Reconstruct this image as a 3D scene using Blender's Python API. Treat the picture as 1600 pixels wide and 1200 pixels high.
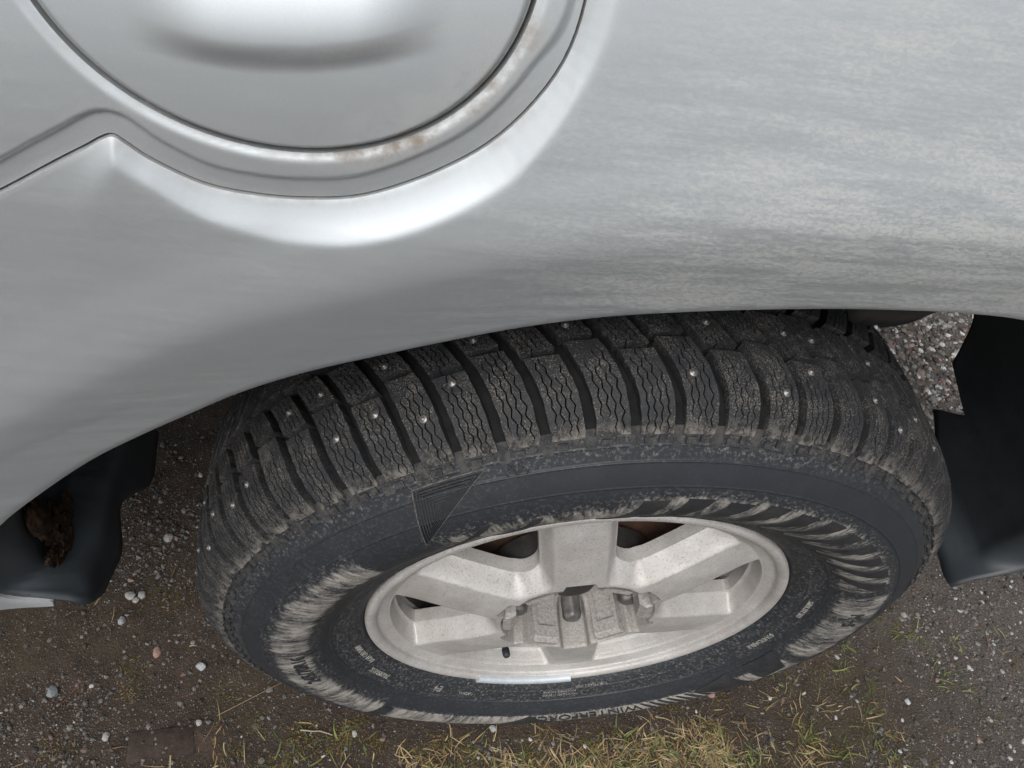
import bpy, math, random
import numpy as np
from mathutils import Matrix, Vector
random.seed(7); rng = np.random.default_rng(11)
for o in list(bpy.data.objects): bpy.data.objects.remove(o)
S = bpy.context.scene; COL = S.collection
R = math.radians

# ------------------------------------------------------------------ camera
cd = bpy.data.cameras.new('camera'); cam = bpy.data.objects.new('camera', cd); COL.objects.link(cam)
cd.sensor_fit = 'HORIZONTAL'; cd.sensor_width = 36; cd.lens = 27.07; cd.clip_start = .02; cd.clip_end = 500
CM = Matrix(((0.98093954, -0.03644509, -0.19086482, -0.22668874),
             (-0.08816147, 0.79186071, -0.6043047, -0.2844512),
             (0.1731623, 0.6096133, 0.77355442, 1.11717305), (0, 0, 0, 1)))
cam.matrix_world = CM; S.camera = cam
S.render.resolution_x, S.render.resolution_y = 1024, 768
# ------------------------------------------------------------------ overcast sky and sun
SUN_EL = 56
w = bpy.data.worlds.new('World'); S.world = w; w.use_nodes = True
nt = w.node_tree; bg = nt.nodes['Background']
sky = nt.nodes.new('ShaderNodeTexSky'); sky.sky_type = 'NISHITA'; sky.sun_disc = False
sdir = Vector((-.35, -.75, 0)).normalized() * math.cos(R(SUN_EL)) + Vector((0, 0, math.sin(R(SUN_EL))))
sky.sun_elevation = R(SUN_EL); sky.sun_rotation = math.atan2(sdir.x, sdir.y)
sky.air_density = 1.0; sky.dust_density = 6.0; sky.ozone_density = 1.0
hs = nt.nodes.new('ShaderNodeHueSaturation'); hs.inputs['Saturation'].default_value = .30
nt.links.new(sky.outputs[0], hs.inputs['Color']); nt.links.new(hs.outputs[0], bg.inputs[0]); bg.inputs[1].default_value = .12
sl = bpy.data.lights.new('sun', 'SUN'); sl.energy = 1.1; sl.angle = R(40); sl.color = (1, .985, .965)
so = bpy.data.objects.new('sun', sl); COL.objects.link(so); so.rotation_euler = sdir.to_track_quat('Z', 'Y').to_euler()
so.location = (0, 0, 5)
vs = S.view_settings; vs.view_transform = 'Standard'; vs.look = 'None'; vs.gamma = 1; vs.use_curve_mapping = False; vs.exposure = 0.35

# ------------------------------------------------------------------ helpers
def mk(name, V, Q=None, T=None, mat=None, parent=None, smooth=True, attrs=None, uv=None, mats=None):
    V = np.asarray(V, np.float32); me = bpy.data.meshes.new(name)
    Q = np.zeros((0, 4), np.int32) if Q is None else np.asarray(Q, np.int32).reshape(-1, 4)
    T = np.zeros((0, 3), np.int32) if T is None else np.asarray(T, np.int32).reshape(-1, 3)
    nl = Q.size + T.size
    me.vertices.add(len(V)); me.vertices.foreach_set('co', V.ravel())
    me.loops.add(nl); me.polygons.add(len(Q) + len(T))
    li = np.concatenate([Q.ravel(), T.ravel()]).astype(np.int32)
    me.loops.foreach_set('vertex_index', li)
    st = np.concatenate([np.arange(len(Q)) * 4, Q.size + np.arange(len(T)) * 3]).astype(np.int32)
    me.polygons.foreach_set('loop_start', st)
    me.polygons.foreach_set('use_smooth', np.full(len(st), smooth, bool))
    if attrs:
        for k, a in attrs.items():
            a = np.asarray(a, np.float32)
            if a.ndim == 1:
                at = me.attributes.new(k, 'FLOAT', 'POINT'); at.data.foreach_set('value', a)
            else:
                at = me.attributes.new(k, 'FLOAT_COLOR', 'POINT'); c4 = np.ones((len(a), 4), np.float32); c4[:, :3] = a
                at.data.foreach_set('color', c4.ravel())
    if uv is not None:
        ul = me.uv_layers.new(name='UVMap'); ul.data.foreach_set('uv', np.asarray(uv, np.float32)[li].ravel())
    me.update(calc_edges=True); me.validate()
    if mat: me.materials.append(mat)
    return link(name, me, parent)
def link(name, me, parent=None):
    o = bpy.data.objects.new(name, me); COL.objects.link(o)
    if parent: o.parent = parent
    return o
def tag(o, label=None, cat=None, group=None, kind=None):
    if label: o['label'] = label
    if cat: o['category'] = cat
    if group: o['group'] = group
    if kind: o['kind'] = kind
    return o
def empty(name, loc=(0, 0, 0), parent=None):
    o = bpy.data.objects.new(name, None); COL.objects.link(o); o.location = loc; o.empty_display_size = .05
    if parent: o.parent = parent
    return o
class MB:
    """collects grids and quads into one mesh"""
    def __init__(s): s.V = []; s.Q = []; s.T = []; s.n = 0
    def add(s, V, Q=None, T=None):
        V = np.asarray(V, float).reshape(-1, 3)
        if Q is not None and len(Q): s.Q.append(np.asarray(Q, int).reshape(-1, 4) + s.n)
        if T is not None and len(T): s.T.append(np.asarray(T, int).reshape(-1, 3) + s.n)
        s.V.append(V); s.n += len(V)
    def grid(s, G, cu=False, cv=False): V, Q = grid(G, cu, cv); s.add(V, Q)
    def box(s, c, h, M=None):
        P = np.array([(x, y, z) for x in (-1, 1) for y in (-1, 1) for z in (-1, 1)], float) * np.asarray(h)
        if M is not None: P = P @ np.asarray(M).T
        s.add(P + np.asarray(c), [(0, 1, 3, 2), (4, 6, 7, 5), (0, 4, 5, 1), (2, 3, 7, 6), (0, 2, 6, 4), (1, 5, 7, 3)])
    def data(s):
        V = np.concatenate(s.V); Q = np.concatenate(s.Q) if s.Q else None; T = np.concatenate(s.T) if s.T else None
        return V, Q, T
    def build(s, name, mat, parent=None, **k):
        V, Q, T = s.data(); return mk(name, V, Q, T, mat, parent, **k)
def gidx(n, m, cu=False, cv=False):
    i = np.arange(n if cu else n - 1); j = np.arange(m if cv else m - 1)
    I, J = np.meshgrid(i, j, indexing='ij'); I2 = (I + 1) % n; J2 = (J + 1) % m
    return np.stack([I * m + J, I2 * m + J, I2 * m + J2, I * m + J2], -1).reshape(-1, 4)
def grid(G, cu=False, cv=False):
    n, m = G.shape[:2]; return G.reshape(-1, 3), gidx(n, m, cu, cv)
def smooth(a, b, x):
    t = np.clip((x - a) / (b - a), 0, 1); return t * t * (3 - 2 * t)
def catmull(P, k=8):
    P = np.asarray(P, float); E = np.vstack([2 * P[0] - P[1], P, 2 * P[-1] - P[-2]]); out = []
    for i in range(1, len(E) - 2):
        a, b, c, d = E[i - 1:i + 3]
        for t in np.arange(k) / k:
            out.append(.5 * (2 * b + (c - a) * t + (2 * a - 5 * b + 4 * c - d) * t * t + (3 * b - 3 * c + d - a) * t ** 3))
    out.append(P[-1]); return np.array(out)
_lat = rng.random((256, 256))
def vnoise(x, y):
    xi = np.floor(x).astype(int); yi = np.floor(y).astype(int); fx = x - xi; fy = y - yi
    fx = fx * fx * (3 - 2 * fx); fy = fy * fy * (3 - 2 * fy)
    g = lambda a, b: _lat[a % 256, b % 256]
    return (g(xi, yi) * (1 - fx) + g(xi + 1, yi) * fx) * (1 - fy) + (g(xi, yi + 1) * (1 - fx) + g(xi + 1, yi + 1) * fx) * fy
def fbm(x, y, o=4):
    s = 0; a = .5
    for k in range(o): s = s + a * (vnoise(x * 2 ** k + 17 * k, y * 2 ** k + 5 * k) - .5); a *= .55
    return s

# ------------------------------------------------------------------ materials
class NG:
    def __init__(s, name):
        s.m = bpy.data.materials.new(name); s.m.use_nodes = True; s.t = s.m.node_tree
        s.b = s.t.nodes['Principled BSDF']; s.out = s.t.nodes['Material Output']
    def n(s, typ, **k):
        nd = s.t.nodes.new('ShaderNode' + typ)
        for a, v in k.items():
            if a.startswith('i_'): nd.inputs[a[2:].replace('_', ' ')].default_value = v
            else: setattr(nd, a, v)
        return nd
    def l(s, a, b): s.t.links.new(a, b)
    def coord(s, which='Object', scale=(1, 1, 1)):
        tc = s.n('TexCoord'); mp = s.n('Mapping'); mp.inputs['Scale'].default_value = scale
        s.l(tc.outputs[which], mp.inputs['Vector']); return mp.outputs[0]
    def noise(s, vec, scale, detail=4, rough=.55, dist=0):
        nd = s.n('TexNoise'); nd.inputs['Scale'].default_value = scale; nd.inputs['Detail'].default_value = detail
        nd.inputs['Roughness'].default_value = rough; nd.inputs['Distortion'].default_value = dist
        s.l(vec, nd.inputs['Vector']); return nd.outputs['Fac']
    def ramp(s, fac, stops):
        nd = s.n('ValToRGB'); e = nd.color_ramp.elements
        while len(e) < len(stops): e.new(.5)
        for k, (p, c) in zip(e, stops):
            k.position = p; k.color = (c, c, c, 1) if not isinstance(c, tuple) else (*c, 1)
        s.l(fac, nd.inputs[0]); return nd.outputs[0]
    def mix(s, fac, a, b):
        nd = s.n('Mix', data_type='RGBA')
        for v, i in ((fac, 0), (a, 6), (b, 7)):
            if hasattr(v, 'is_linked'): s.l(v, nd.inputs[i])
            else: nd.inputs[i].default_value = v if i == 0 else (*v, 1)
        return nd.outputs[2]
    def math(s, op, a, b=None, c=None):
        nd = s.n('Math', operation=op)
        for i, v in enumerate((a, b, c)):
            if v is None: continue
            if hasattr(v, 'is_linked'): s.l(v, nd.inputs[i])
            else: nd.inputs[i].default_value = v
        return nd.outputs[0]
    def bump(s, h, strength=.3, dist=.001, prev=None):
        nd = s.n('Bump'); nd.inputs['Strength'].default_value = strength; nd.inputs['Distance'].default_value = dist
        s.l(h, nd.inputs['Height'])
        if prev is not None: s.l(prev, nd.inputs['Normal'])
        s.l(nd.outputs[0], s.b.inputs['Normal']); return nd.outputs[0]
    def set(s, **k):
        for a, v in k.items():
            i = s.b.inputs[a.replace('_', ' ')]
            if hasattr(v, 'is_linked'): s.l(v, i)
            else: i.default_value = (*v, 1) if isinstance(v, tuple) and len(v) == 3 else v

def mat_paint():
    g = NG('silver_paint'); o = g.coord('Object')
    sep = g.n('SeparateXYZ'); g.l(o, sep.inputs[0])
    # road film thrown back by the wheel: streaks along the car, thicker towards the rear and low down
    st = g.coord('Object', (8, 8, 95)); st2 = g.coord('Object', (42, 42, 420)); gc_ = g.coord('Object', (.55, .55, 1.25))
    n1 = g.noise(st, 1.0, 4, .6); n2 = g.noise(st2, 1.0, 4, .7); n3 = g.noise(o, 900, 2, .6); n4 = g.noise(o, 14, 4, .6)
    att = g.n('Attribute', attribute_name='film').outputs['Fac']
    n5 = g.noise(gc_, 520, 4, .75)
    grain = g.ramp(n5, [(.44, 0.0), (.60, 1.0)]); streak = g.ramp(g.math('ADD', g.math('MULTIPLY', n1, .6), g.math('MULTIPLY', n2, .4)), [(.40, 0.0), (.60, 1.0)]); patch = g.ramp(n4, [(.30, .5), (.68, 1.0)])
    film = g.math('MULTIPLY', g.math('MULTIPLY', att, patch), g.math('ADD', g.math('MULTIPLY', streak, .45), g.math('MULTIPLY', grain, g.math('ADD', .18, g.math('MULTIPLY', streak, .75)))))
    film = g.math('MINIMUM', g.math('MULTIPLY', film, .95), .65)
    # brown grime that gathers in the seams
    seam = g.n('Attribute', attribute_name='grime').outputs['Fac']
    gn = g.noise(o, 60, 5, .7)
    gr = g.math('MULTIPLY', seam, g.ramp(gn, [(.35, 0.0), (.65, 1.0)]))
    flake = g.noise(o, 3500, 1, .5)
    base = g.mix(g.ramp(flake, [(.3, 0.0), (.7, 1.0)]), (.47, .51, .535), (.54, .58, .605))
    c = g.mix(film, base, (.42, .413, .395)); c = g.mix(gr, c, (.20, .17, .14))
    g.set(Base_Color=c, Metallic=g.math('MULTIPLY', g.math('SUBTRACT', 1, g.math('MAXIMUM', film, gr)), .62),
          Roughness=g.math('ADD', .36, g.math('MULTIPLY', g.math('MAXIMUM', film, gr), .45)), Coat_Weight=.12, Coat_Roughness=.25)
    g.bump(g.math('ADD', g.math('MULTIPLY', film, .3), g.math('MULTIPLY', n3, .08)), .10, .0003)
    return g.m
def mat_simple(name, col, rough=.6, metal=0, nscale=0, var=.5, bump=0, spec=.5, bscale=None, col2=None):
    g = NG(name); o = g.coord('Object')
    if nscale:
        n = g.noise(o, nscale, 5, .65)
        c2 = col2 or tuple(x * var for x in col)
        g.set(Base_Color=g.mix(g.ramp(n, [(.35, 0.0), (.68, 1.0)]), col, c2))
        if bump: g.bump(g.noise(o, bscale or nscale * 2, 5, .65), bump, .001)
    else: g.set(Base_Color=col)
    g.set(Roughness=rough, Metallic=metal, Specular_IOR_Level=spec); return g.m
def mat_rubber(name, block=False):
    g = NG(name); o = g.coord('Object')
    base = g.mix(g.noise(o, 40, 4, .6), (.013, .014, .016), (.024, .026, .029)) if block else g.mix(g.noise(o, 40, 4, .6), (.0145, .0175, .0215), (.027, .031, .037))
    if block:
        geo = g.n('NewGeometry'); up = g.n('Attribute', attribute_name='top').outputs['Fac']
        wc = g.n('TexCoord'); wv = g.n('VectorTransform', vector_type='POINT', convert_from='OBJECT', convert_to='WORLD'); g.l(wc.outputs['Object'], wv.inputs[0]); W = wv.outputs[0]
        n = g.noise(W, 900, 3, .7); n2 = g.noise(W, 55, 3, .6)
        mask = g.math('MULTIPLY', g.ramp(g.math('ADD', n, g.math('MULTIPLY', g.math('SUBTRACT', n2, .5), .3)), [(.54, 0.0), (.64, 1.0)]), g.math('ADD', g.math('MULTIPLY', up, .85), .03))
        edge = g.n('Attribute', attribute_name='mud').outputs['Fac']
        m2 = g.math('MULTIPLY', edge, g.ramp(g.noise(W, 150, 4, .7), [(.42, 0.0), (.6, 1.0)]))
        mask = g.math('MAXIMUM', mask, m2)
        c = g.mix(mask, base, (.165, .152, .135))
        g.set(Base_Color=c, Roughness=g.math('ADD', .60, g.math('MULTIPLY', mask, .4)), Specular_IOR_Level=.28)
        g.bump(g.math('ADD', g.math('MULTIPLY', n, 1.0), mask), .5, .0006)
    else:
        uvn = g.n('UVMap'); mp = g.n('Mapping'); mp.inputs['Scale'].default_value = (330, 14, 1); g.l(uvn.outputs[0], mp.inputs[0])
        s1 = g.noise(mp.outputs[0], 1.0, 4, .65, .8)
        mp2 = g.n('Mapping'); mp2.inputs['Scale'].default_value = (60, 9, 1); g.l(uvn.outputs[0], mp2.inputs[0])
        s2 = g.noise(mp2.outputs[0], 1.0, 3, .6, .6); fine = g.noise(o, 500, 3, .7)
        d = g.n('Attribute', attribute_name='dust').outputs['Fac']
        v = g.math('ADD', g.math('ADD', g.math('MULTIPLY', s1, .75), g.math('MULTIPLY', s2, .55)), g.math('MULTIPLY', g.math('SUBTRACT', fine, .5), .35))
        thr = g.math('SUBTRACT', 1.06, g.math('MULTIPLY', d, .60))
        mask = g.math('MINIMUM', g.math('MULTIPLY', g.math('MAXIMUM', g.math('SUBTRACT', v, thr), 0), 3.6), .88)
        spk = g.math('MULTIPLY', g.math('MULTIPLY', g.ramp(g.noise(o, 330, 4, .78), [(.52, 0.0), (.72, 1.0)]), .55), g.math('MINIMUM', g.math('MULTIPLY', d, 3.2), 1))
        mask2 = g.math('MAXIMUM', mask, spk)
        c = g.mix(mask2, base, (.33, .31, .28))
        g.set(Base_Color=c, Roughness=g.math('ADD', .52, g.math('MULTIPLY', mask2, .4)), Specular_IOR_Level=.36)
        g.bump(g.math('ADD', g.math('MULTIPLY', s1, .5), g.math('MULTIPLY', fine, .3)), .35, .0006)
    return g.m
def mat_alloy():
    g = NG('dusty_alloy'); o = g.coord('Object')
    n = g.noise(o, 45, 5, .65); sp = g.noise(o, 520, 5, .8); br = g.noise(o, 16, 4, .6)
    c = g.mix(g.ramp(n, [(.3, 0.0), (.7, 1.0)]), (.52, .512, .50), (.40, .39, .375))
    c = g.mix(g.math('MULTIPLY', g.ramp(br, [(.42, 0.0), (.70, 1.0)]), .55), c, (.33, .30, .27))
    c = g.mix(g.math('MULTIPLY', g.ramp(sp, [(.54, 0.0), (.64, 1.0)]), .75), c, (.20, .165, .14))
    g.set(Base_Color=c, Metallic=.25, Roughness=.52, Specular_IOR_Level=.5)
    g.bump(g.math('ADD', sp, g.math('MULTIPLY', g.noise(o, 130, 4, .6), .8)), .40, .0008); return g.m
def mat_vcol(name, rough=.8, spec=.3, nscale=0, trans=0):
    g = NG(name); a = g.n('Attribute', attribute_name='col').outputs['Color']
    if nscale:
        o = g.coord('Object'); n = g.noise(o, nscale, 4, .7)
        nd = g.n('Mix', data_type='RGBA', blend_type='MULTIPLY'); nd.inputs[0].default_value = 1; g.l(a, nd.inputs[6]); g.l(g.ramp(n, [(.3, .6), (.7, 1.15)]), nd.inputs[7]); a = nd.outputs[2]
        g.bump(n, .4, .001)
    g.set(Base_Color=a, Roughness=rough, Specular_IOR_Level=spec)
    return g.m
def mat_soil():
    g = NG('damp_soil'); o = g.coord('Object')
    big = g.noise(o, 3.2, 5, .6); mid = g.noise(o, 28, 5, .65); fine = g.noise(o, 260, 5, .75); gritn = g.noise(o, 520, 3, .8)
    c = g.mix(g.ramp(mid, [(.3, 0.0), (.7, 1.0)]), (.037, .0255, .0185), (.082, .058, .043))
    pale = g.n('Attribute', attribute_name='pale').outputs['Fac']
    c = g.mix(g.math('MULTIPLY', pale, .8), c, (.20, .185, .17))
    c = g.mix(g.math('MULTIPLY', g.ramp(big, [(.5, 0.0), (.7, 1.0)]), .55), c, (.085, .07, .036))
    v = g.n('TexVoronoi', feature='F1'); v.inputs['Scale'].default_value = 330; g.l(o, v.inputs['Vector'])
    sepc = g.n('SeparateColor'); g.l(v.outputs['Color'], sepc.inputs[0])
    gm = g.math('MULTIPLY', g.ramp(sepc.outputs[0], [(.60, 0.0), (.75, 1.0)]), g.ramp(v.outputs['Distance'], [(.25, 1.0), (.45, 0.0)]))
    gc = g.mix(sepc.outputs[1], (.10, .095, .09), (.34, .32, .30))
    c = g.mix(g.math('MULTIPLY', gm, .8), c, gc)
    c = g.mix(g.ramp(fine, [(.30, .75), (.5, 0.0)]), c, (.018, .014, .011))
    g.set(Base_Color=c, Roughness=g.ramp(big, [(.35, .62), (.65, .9)]), Specular_IOR_Level=.35)
    b = g.bump(g.math('ADD', fine, g.math('MULTIPLY', gm, .6)), 1.0, .006)
    return g.m

PAINT = mat_paint(); PLASTIC = mat_simple('black_plastic', (.020, .023, .026), .42, 0, 30, .6, .12, .5, 300)
LINER = mat_simple('arch_liner_plastic', (.036, .043, .050), .46, 0, 22, .7, .1, .5, 260)
UNDER = mat_simple('underbody_paint', (.02, .019, .018), .85, 0, 20, .6)
RUBBER = mat_rubber('sidewall_rubber'); TREAD = mat_rubber('tread_rubber', True)
GROOVE_SHADE = mat_simple('groove_shade_rubber', (.009, .0095, .010), .92, 0, 90, 1.6, .3, .12, 400)  # clean rubber, darkened further so the colour carries the groove shade
CLEAN = mat_simple('dark_rubber', (.018, .020, .024), .52, 0, 60, 1.5, .15, .36, 500, (.036, .037, .038))
ALLOY = mat_alloy(); NUT = mat_simple('dull_steel', (.17, .165, .16), .5, .55, 120, .55, .3)
HUBM = mat_simple('corroded_alloy', (.36, .345, .33), .6, .3, 420, .5, .4, .4, 700, (.22, .20, .18))
BOSS = mat_simple('grimy_cast_alloy', (.46, .445, .43), .55, .3, 300, .5, .5, .4, 500, (.26, .24, .22))
RUST = mat_simple('rusty_iron', (.10, .05, .032), .85, .1, 60, .4, .5, .3, 200, (.045, .03, .024))
IRON = mat_simple('dark_iron', (.055, .052, .05), .7, .3, 60, .5, .3)
STUDM = mat_simple('stud_steel', (.30, .29, .28), .45, .7, 300, .5)
WEIGHT = mat_simple('zinc_weight', (.50, .55, .58), .55, .25, 120, .85, .2)
MUD = mat_simple('mud_clump', (.045, .025, .012), .95, 0, 190, .35, 1.0, .2, 350, (.008, .005, .004))
SOIL = mat_soil(); STONE = mat_vcol('pebble', .72, .35, 330); GRASS = mat_vcol('grass', .65, .3)
LETTER = mat_simple('dusty_lettering', (.045, .046, .047), .7, 0, 300, .5, 0, .3, None, (.14, .135, .125))

PRINT = mat_simple('dusty_small_lettering', (.10, .098, .092), .8, 0, 330, .5, 0, .3, None, (.34, .325, .30))
ZC = .368
# ------------------------------------------------------------------ ground
def ground_h(x, y):
    d = np.hypot(x / .6, (y - .1) / .35)
    k = smooth(.25, .9, d)
    return k * (.020 * fbm(x * 4, y * 4, 4) + .010 * fbm(x * 21, y * 21, 3) + .005 * fbm(x * 90, y * 90, 2)) - .001
def axis(lo, hi, a, b, fine, n):
    l = a - (a - lo) * (np.linspace(1, 0, n, endpoint=False) ** 2.2); r = b + (hi - b) * (np.linspace(0, 1, n + 1)[1:] ** 2.2)
    return np.concatenate([l, np.arange(a, b, fine), [b], r])
gx = axis(-60, 60, -1.1, 1.7, .006, 24); gy = axis(-60, 60, -.45, 1.35, .006, 24)
X, Y = np.meshgrid(gx, gy, indexing='ij')
def paleness(x, y): return smooth(.35, .95, x + .35 * y + .5 * fbm(x * 3, y * 3, 3) + .1) * (.55 + .45 * smooth(.2, .6, y))  # pale gravel towards the rear, with open-sky brightness put into its colour
V, Q = grid(np.stack([X, Y, ground_h(X, Y)], -1))
gr = mk('ground', V, Q, None, SOIL, attrs={'pale': paleness(X, Y).ravel()}); tag(gr, 'damp dark brown soil with grit under and beside the car', kind='structure')

# ------------------------------------------------------------------ car body
car = empty('car'); tag(car, 'dirty silver car with round fuel flap above a studded winter tyre', 'car')
def seg_dist(P, C):
    """unsigned distance from points P (n,2) to polyline C"""
    out = np.full(len(P), 1e9); A = C[:-1]; D = C[1:] - A; L = (D ** 2).sum(1) + 1e-18
    for k in range(0, len(P), 20000):
        p = P[k:k + 20000]; t = np.clip(((p[:, None] - A) * D).sum(2) / L, 0, 1)
        q = A + t[..., None] * D - p[:, None]; out[k:k + 20000] = np.sqrt((q ** 2).sum(2)).min(1)
    return out
def inside(P, C):
    x, y = P[:, 0], P[:, 1]; r = np.zeros(len(P), bool)
    for (x0, y0), (x1, y1) in zip(C, np.roll(C, -1, 0)):
        if y0 == y1: continue
        c = ((y0 > y) != (y1 > y)); xi = x0 + (y - y0) * (x1 - x0) / (y1 - y0); r ^= c & (x < xi)
    return r
# seam between the upper panel and the painted arch flare, in (x, z)
KL = [(-1.25, .78), (-.9, .785), (-.6, .80), (-.47, .816), (-.42, .841), (-.3935, .8575), (-.3646, .8765)]
KC = [(-.351, .8850), (-.343, .8902), (-.338, .8918), (-.333, .8885)]
KR = [(-.3235, .8814), (-.3027, .8712), (-.2799, .8675), (-.2562, .8675), (-.2289, .8721), (-.1961, .888), (-.1681, .9094), (-.1470, .9393), (-.1399, .9681), (-.143, 1.0), (-.160, 1.04), (-.19, 1.07), (-.21, 1.16)]
KCURVE = catmull(KL + KC + KR, 5)
KPOLY = np.vstack([KCURVE, [(-.21, 1.5), (-1.25, 1.5)]])
def sK(P):                                # > 0 on the flare side
    d = seg_dist(P, KCURVE); return np.where(inside(P, KPOLY), -d, d)
FLAP = np.array([-.2638, .980]); FRX, FRZ = .102, .086; FR = .094
def sF(P, g=0.0):                         # distance outside the flap outline
    dx, dz = P[:, 0] - FLAP[0], P[:, 1] - FLAP[1]; f = np.sqrt((dx / FRX) ** 2 + (dz / FRZ) ** 2) + 1e-9
    return f * (f - 1) / np.sqrt((dx / FRX ** 2) ** 2 + (dz / FRZ ** 2) ** 2 + 1e-9) - g
ARCH = catmull([(-.480, .318), (-.492, .336), (-.515, .3435), (-.540, .352), (-.553, .375), (-.548, .42), (-.526, .475), (-.493, .5307), (-.4526, .5797), (-.4075, .6277), (-.3683, .6615), (-.3331, .6885), (-.2993, .7131), (-.2599, .7352), (-.2144, .7549), (-.1773, .770), (-.1409, .7836), (-.1041, .7944), (-.0667, .8022), (-.0085, .8105),
                (.0519, .8165), (.1121, .8195), (.1488, .8195), (.1888, .8166), (.25, .804), (.32, .775), (.385, .728), (.44, .662), (.482, .582), (.514, .520), (.546, .465), (.566, .420), (.560, .392), (.535, .372), (.508, .352), (.485, .325)], 4)
APOLY = ARCH
def sA(P):
    d = seg_dist(P, ARCH); return np.where(inside(P, APOLY), -d, d)
def bend(x, z): t = np.maximum(z - .855, 0); return 1.1 * t ** 2 + .05 * np.maximum(-x - .35, 0) ** 2
ROLL = catmull([(0, .0028), (.02, -.0014), (.04, -.0056), (.055, -.0085), (.066, -.0099), (.078, -.0093), (.095, -.0066), (.115, -.0034), (.15, -.0006), (.20, 0), (.25, 0)], 10)
def y_out(x, z, da):
    y = .0135 + .05 * np.maximum(z - .855, 0) + bend(x, z)
    y = y + .014 * np.clip((.56 - z) / .2, 0, 1.3) ** 2
    y = y + np.interp(da, ROLL[:, 0], ROLL[:, 1])                                 # swells, then rolls in towards the arch lip
    return y + .03 * np.maximum(x - .1, 0) ** 2
def y_in(x, z): return .0175 + .05 * (z - .87) + bend(x, z)
def ledge(x, z, sk, da):
    yo = y_out(x, z, da); yi = y_in(x, z) + .0020
    wl = np.interp(x, [-.40, -.36, -.338, -.325, -.30, -.27, -.24, -.20, -.16, -.145, -.138], [.026, .018, .010, .010, .015, .019, .020, .019, .017, .013, .011])
    depth = np.maximum(yi - yo, .0012) * (1 - .45 * smooth(-.335, -.37, x)); yb = yo
    line = depth * (1 - np.maximum(sk, 0) / wl); k = np.interp(x, [-.40, -.345, -.32], [.004, .002, .0011])
    return yb + .5 * (line + np.sqrt(line * line + k * k)) - .25 * k
def y_panel(P):
    x, z = P[:, 0], P[:, 1]; sk = sK(P); y = y_in(x, z)
    w = .0115 - .0070 * smooth(-.160, -.14, x)
    y = y + .0026 * smooth(-w - .0012, -w + .0012, sk)                           # shallow step along the seam
    return y + .0018 * smooth(.0055, 0, sF(P, .0024)) ** 2
def y_flare(P):
    sk = sK(P); da = sA(P); x, z = P[:, 0], P[:, 1]
    return ledge(x, z, sk, np.maximum(da, 0)) + .0003 * smooth(.0010, 0, sk) + .0015 * smooth(.004, 0, da)
def heightfield(xs, zs, sds, yf):
    X, Z = np.meshgrid(xs, zs, indexing='ij'); P = np.stack([X.ravel(), Z.ravel()], 1)
    hx = np.gradient(xs); hz = np.gradient(zs); cell = (np.maximum(hx[:, None], hz[None, :])).ravel()
    state = np.ones(len(P), int)          # 1 keep, 0 on an edge, -1 outside
    for f in sds:
        s = f(P); near = np.abs(s) < .53 * cell; idx = np.where(near & (state >= 0))[0]; p = P[idx]; e = 2e-5
        for it in range(2):
            s0 = f(p); gxn = (f(p + [e, 0]) - s0) / e; gzn = (f(p + [0, e]) - s0) / e; L = np.maximum(np.hypot(gxn, gzn), .3)
            p = p - (s0 / L ** 2)[:, None] * np.stack([gxn, gzn], 1)
        P[idx] = p; state[idx] = np.minimum(state[idx], 0); state[(s < 0) & ~near] = -1
    Qd = gidx(len(xs), len(zs)); st = state[Qd]; neg = (st < 0).sum(1)
    q = Qd[(neg == 0) & ((st > 0).sum(1) > 0)]
    one = Qd[(neg == 1)]; so_ = state[one]; tr = []
    for k in range(4):
        m = so_[:, k] < 0; t = one[m][:, [(k + 1) % 4, (k + 2) % 4, (k + 3) % 4]]
        c = P[t].mean(1)
        if len(c): t = t[np.all([f(c) > 0 for f in sds], 0) & (state[t].sum(1) > 0)]; tr.append(t)
    T = np.vstack(tr) if tr else np.zeros((0, 3), int)
    V = np.stack([P[:, 0], np.zeros(len(P)), P[:, 1]], 1)
    used = np.unique(np.concatenate([q.ravel(), T.ravel()])); rm = np.full(len(P), -1); rm[used] = np.arange(len(used))
    V = V[used]; q = rm[q]; T = rm[T]
    V[:, 1] = yf(V[:, [0, 2]])
    return V, q, T
def boundary(q, T):
    E = np.vstack([q[:, [0, 1]], q[:, [1, 2]], q[:, [2, 3]], q[:, [3, 0]], T[:, [0, 1]], T[:, [1, 2]], T[:, [2, 0]]])
    k = np.sort(E, 1); key = k[:, 0] * 10 ** 7 + k[:, 1]; u, i, c = np.unique(key, return_index=True, return_counts=True)
    return E[i[c == 1]]
def thick(V, q, T, depth):
    """folds every open edge inwards by `depth`"""
    B = boundary(q, T); n = len(V); u, inv = np.unique(B, return_inverse=True); inv = inv.reshape(B.shape)
    A = V[u]; C = A + np.array([0, depth, 0])
    V2 = np.vstack([V, A, C]); m = len(u)
    qq = np.stack([n + inv[:, 0], n + m + inv[:, 0], n + m + inv[:, 1], n + inv[:, 1]], 1)
    return V2, np.vstack([q, qq]), T
def spaced(parts):
    out = []
    for a, b, h in parts: out.append(np.linspace(a, b, max(2, int(round((b - a) / h))), endpoint=False))
    return np.concatenate(out + [[parts[-1][1]]])
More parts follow.
